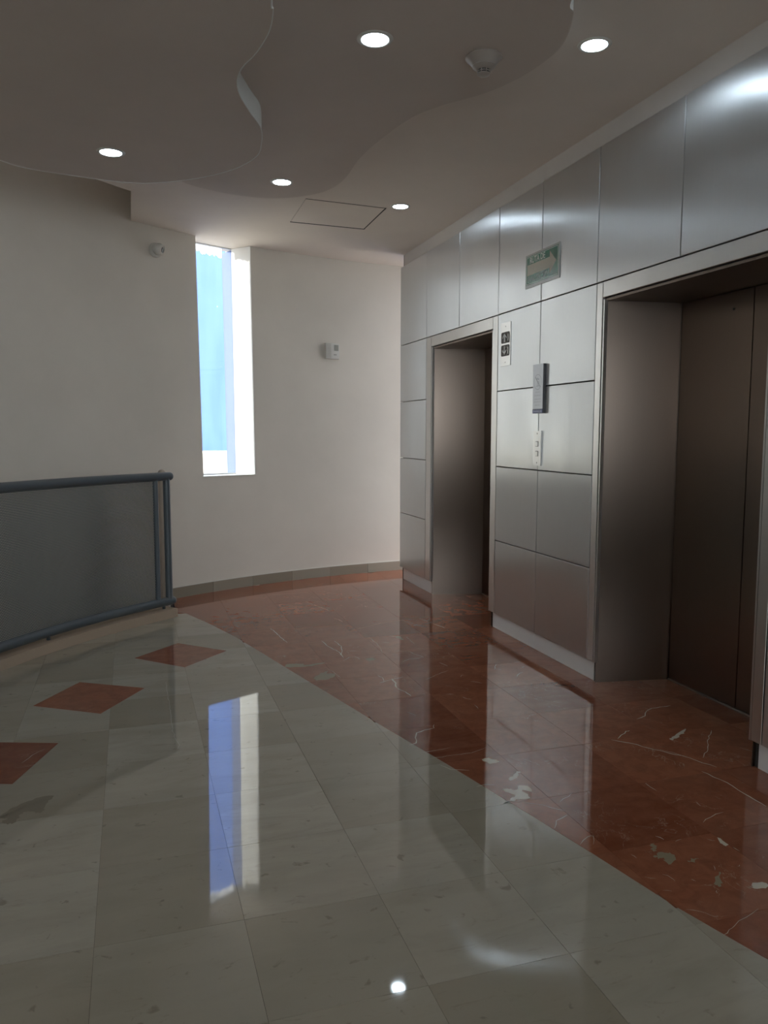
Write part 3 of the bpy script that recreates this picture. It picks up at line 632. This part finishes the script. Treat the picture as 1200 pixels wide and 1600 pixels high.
# hall lantern: up and down arrows
il = thing('lift_direction_indicator', 4.767, 1.941, 'steel plate with dark up and down arrow lights beside the far lift', 'indicator')
M_ind = mat('smoked_lens', (.07, .065, .06), .15); M_glint = mat('arrow_relief', (.55, .55, .53), .25, .6)
pl = wallpoly(MB(), [(-.0705, -.14), (.0705, -.14), (.0705, .14), (-.0705, .14)], .0005, .005).build('face_plate', M_frame, il)
def rr(cx, cz, hw, hh, r):
    P = []
    for (sx, sz, a0) in ((1,-1,-90),(1,1,0),(-1,1,90),(-1,-1,180)):
        for k in range(4): t = R(a0+30*k); P.append((cx+sx*(hw-r)+r*math.cos(t), cz+sz*(hh-r)+r*math.sin(t)))
    return P
for cz, sgn in ((.043, 1), (-.041, -1)):
    ln = wallpoly(MB(), rr(0.0, cz, .057, .036, .012), .005, .008).build('arrow_lens', M_ind, il)
    am = MB()
    tip = cz+sgn*.026
    for s in (-1, 1): wallpoly(am, [(0.0-.006, tip), (-.006+s*.030, tip-sgn*.024), (-.006+s*.030, tip-sgn*.033), (-.006, tip-sgn*.011)], .008, .0105)
    wallpoly(am, [(-.011, tip-sgn*.006), (-.001, tip-sgn*.006), (-.001, cz-sgn*.028), (-.011, cz-sgn*.028)], .008, .0105)
    am.build('arrow_relief', M_glint, ln)
    wallpoly(MB(), [(.040, cz-.024), (.048, cz-.024), (.048, cz+.018), (.040, cz+.022)], .008, .0085).build('lens_rib', M_glint, ln)
for z_ in (.115, -.117): MB().lathe([(.0035, 0), (.003, .0015)], Matrix.Translation((-.005, 0, z_)) @ Matrix.Rotation(R(-90), 4, 'Y'), 10).build('screw', M_glint, il)
# fire notice
fn = thing('lift_notice_plaque', 4.290, 1.626, 'narrow grey plaque with a struck-through ring symbol and blue foot strip', 'plaque')
M_pl = mat('plaque_grey', (.50, .52, .55), .35, .3); M_eng = mat('engraving', (.27, .29, .32), .5); M_blue = mat('plaque_blue', (.035, .045, .16), .3); M_dk = mat('plaque_edge', (.06, .06, .065), .4)
wallpoly(MB(), [(-.060, -.147), (.060, -.147), (.060, .147), (-.060, .147)], .0006, .020).build('backing_block', M_dk, fn)
wallpoly(MB(), [(-.060, -.120), (.060, -.120), (.060, .147), (-.060, .147)], .0202, .0225).build('face_plate', M_pl, fn)
bs = wallpoly(MB(), [(-.060, -.147), (.060, -.147), (.060, -.122), (-.060, -.122)], .0202, .0225).build('foot_strip', M_blue, fn)
M_bl2 = mat('strip_print', (.20, .22, .42), .4)
st = wallpoly(MB(), [(-.050, -.142), (-.044, -.142), (-.044, -.128), (-.050, -.128)], .0225, .0229)
for u0, u1 in ((-.044, .022), (.030, .036), (.040, .052)): wallpoly(st, [(u0, -.139), (u1, -.139), (u1, -.131), (u0, -.131)], .0225, .0229)
st.build('strip_print', M_bl2, bs)
rg = MB(); n = 40
vs = []; 
for k in range(n):
    t = 2*math.pi*k/n
    for r_ in (.046, .0432): vs.append((-.0229, -(r_*math.cos(t)), .040+r_*math.sin(t)))
rg.add(vs, [(2*k, 2*((k+1)%n), 2*((k+1)%n)+1, 2*k+1) for k in range(n)])
wallpoly(rg, [(-.034, .070), (-.031, .073), (.034, .010), (.031, .007)], .0225, .0229)
# flame-free lift pictogram: a stepped outline
for P in ([(-.022,.015),(.018,.015),(.018,.018),(-.022,.018)], [(-.002,.018),(.001,.018),(.001,.040),(-.002,.040)], [(-.002,.040),(.016,.040),(.016,.043),(-.002,.043)], [(.013,.018),(.016,.018),(.016,.040),(.013,.040)], [(-.012,.055),(-.004,.055),(-.004,.066),(-.012,.066)], [(.004,.052),(.013,.052),(.013,.062),(.004,.062)]): wallpoly(rg, P, .0225, .0228)
rg.build('engraved_symbol', M_eng, fn, fix=False)
tx = MB()
for z_, a_ in ((-.020, .030), (-.040, .040), (-.062, .042), (-.078, .044), (-.098, .030)):
    u = -a_
    while u < a_: l_ = random.uniform(.006, .014); wallpoly(tx, [(u, z_-.0025), (min(u+l_, a_), z_-.0025), (min(u+l_, a_), z_+.0025), (u, z_+.0025)], .0225, .0227); u += l_+.004
tx.build('engraved_text', mat('faint_engraving', (.38, .40, .42), .4), fn)
# call buttons
cb = thing('lift_call_plate', 4.3085, 1.2675, 'steel call plate with two square buttons, under the grey plaque', 'button plate')
M_cb = steel('polished_plate', (.62, .62, .61), .34)
wallpoly(MB(), [(-.0455, -.1055), (.0455, -.1055), (.0455, .1055), (-.0455, .1055)], .0005, .009).build('face_plate', M_cb, cb)
for z_ in (.027, -.032):
    b_ = wallpoly(MB(), rr(0, z_, .018, .0165, .004), .009, .0100).build('button_bezel', mat('bezel', (.10,.10,.10), .4), cb)
    wallpoly(MB(), rr(0, z_-.001, .0145, .013, .003), .0100, .0125).build('button', mat('button_cap', (.60, .60, .58), .3, .5), cb)
for z_ in (.09, -.088): wallpoly(MB(), rr(0, z_, .0035, .0045, .001), .009, .0098).build('screw', M_black, cb)

# ================================================================== THINGS ON THE BACK WALL
def onwall(theta, z, r=RW):
    x, y = pol(r, theta); e = empty('x', (x, y, z)); e.rotation_euler = (0, 0, R(theta-90)); return e   # local -Y points into the room
th = onwall(103.55, 2.115); th.name = 'thermostat'; tag(th, 'small white thermostat on the curved wall, right of the window', 'thermostat')
mb = MB(); W2, Hh, dp = .073, .073, .030
mb.add([(-W2,0,-Hh),(W2,0,-Hh),(W2,0,Hh),(-W2,0,Hh),(-W2+.004,-dp*.8,-Hh+.004),(W2-.006,-dp,-Hh+.004),(W2-.006,-dp,Hh-.004),(-W2+.004,-dp*.8,Hh-.004),(-.02,-dp*1.1,-Hh+.002),(-.02,-dp*1.1,Hh-.002)],
   [(0,3,2,1),(4,8,9,7),(8,5,6,9),(0,1,5,8,4),(1,2,6,5),(3,7,9,6,2),(0,4,7,3)])
mb.build('housing', M_wplast, th)
MB().box((.014, -.0345, .002), (.056, -.029, .056)).build('display', M_gplast, th)
MB().box((.008, -.0345, -.038), (.036, -.029, -.030)).build('slider', mat('slider_grey', (.3,.3,.27), .5), th)
cm = onwall(123.6, 2.772); cm.name = 'security_camera'; tag(cm, 'small white turret security camera high on the curved wall', 'camera')
cm.location = (.232, 6.545, 2.772); cm.rotation_euler = (0, 0, R(122.5-90))
Mr = Matrix.Rotation(R(90), 4, 'X')
MB().lathe([(.056, -.005), (.056, .004), (.050, .016), (.044, .022)], Mr, 36).build('mount_ring', M_wplast, cm, smooth=40)
aim = Matrix.Translation((.0, -.045, .0)) @ Matrix.Rotation(R(32), 4, 'Z') @ Matrix.Rotation(R(102), 4, 'X')
prof = [(max(.0005, .047*math.cos(R(a))), .047*math.sin(R(a))) for a in range(-90, 50, 10)] + [(.032, .034), (.030, .031)]
hd = MB().lathe(prof, aim, 36).build('camera_ball', M_wplast, cm, smooth=50)
MB().lathe([(.022, .030), (.022, .0345), (.018, .036), (.0005, .0365)], aim, 28).build('lens', M_black, hd, smooth=40)
MB().lathe([(.0265, .031), (.030, .033), (.0285, .029)], aim @ Matrix.Translation((0, 0, 0)), 28, cap0=False, cap1=False).build('lens_rim', mat('rim', (.60,.58,.54), .4), hd)

# ================================================================== RAILING
rl = empty('railing', (0, 5.7, 0)); tag(rl, 'blue-grey tubular railing with a perforated metal infill sheet', 'railing')
def rp(t, z, r=RR): x, y = pol(r, t); return (x-0, y-5.7, z)
T0 = math.degrees(math.acos((.268-CX)/RR)); T1 = 181
span = [T0+(T1-T0)*i/60 for i in range(61)]
MB().tube([rp(t, 1.040) for t in span], .031, 24).build('handrail', M_rail, rl, smooth=50)
MB().tube([rp(t, .112) for t in span], .031, 24).build('bottom_rail', M_rail, rl, smooth=50)
def post(t, r_, nm): MB().tube([rp(t, .112), rp(t, .6), rp(t, 1.04)], r_, 18, round_ends=False).build(nm, M_rail, rl, smooth=50)
post(T0+.35, .026, 'end_post'); TI = T0+1.62; post(TI, .019, 'infill_post')
for tt in (152.5, 153.8, 174): post(tt, .022, 'post')
for tt in (T0+1.0, 140, 152.5, 166, 178):
    MB().tube([rp(tt, .05), rp(tt, .10)], .012, 10, round_ends=False).build('foot', M_rail, rl)
def perforated(t0, t1, nm, pitch=.0112, hole=.0036):
    L = R(t1-t0)*RR; z0, z1 = .138, 1.015; nx = int(L/pitch); dz = pitch*.866; nz = int((z1-z0)/dz)
    vs = []; fs = []
    def P(s, z): t = R(t0)+s/RR; return (CX+RR*math.cos(t), CY+RR*math.sin(t)-5.7, z)
    ca = [(math.cos(R(60*k+30)), math.sin(R(60*k+30))) for k in range(6)]; Ro = pitch/math.sqrt(3)
    for j in range(nz+1):
        for i in range(nx+1):
            s = (i+(.5 if j % 2 else 0))*pitch; z = z0+j*dz; n = len(vs)
            for c, q in ca: vs.append(P(s+Ro*c, z+Ro*q))
            for c, q in ca: vs.append(P(s+hole*c, z+hole*q))
            for k in range(6): k2 = (k+1)%6; fs.append((n+k, n+k2, n+6+k2, n+6+k))
    me = bpy.data.meshes.new(nm); me.from_pydata(vs, [], fs); me.update()
    o = link(nm, me, M_mesh, rl); o['kind'] = 'stuff'; return o
perforated(TI+.1, 152.2, 'perforated_sheet')
perforated(154.0, 173.8, 'perforated_sheet', .03, .0095)
# beige post standing in the slot behind the railing end
pt = MB(); pt.lathe([(.036, -3.0), (.036, 1.035), (.034, 1.052), (.026, 1.066), (.012, 1.073), (.001, 1.075)], Matrix.Identity(4), 28)
po = pt.build('painted_post', M_post, smooth=40); po.location = (.232, 6.36, -.1+.1); tag(po, 'round-topped beige painted post behind the end of the railing', 'post')
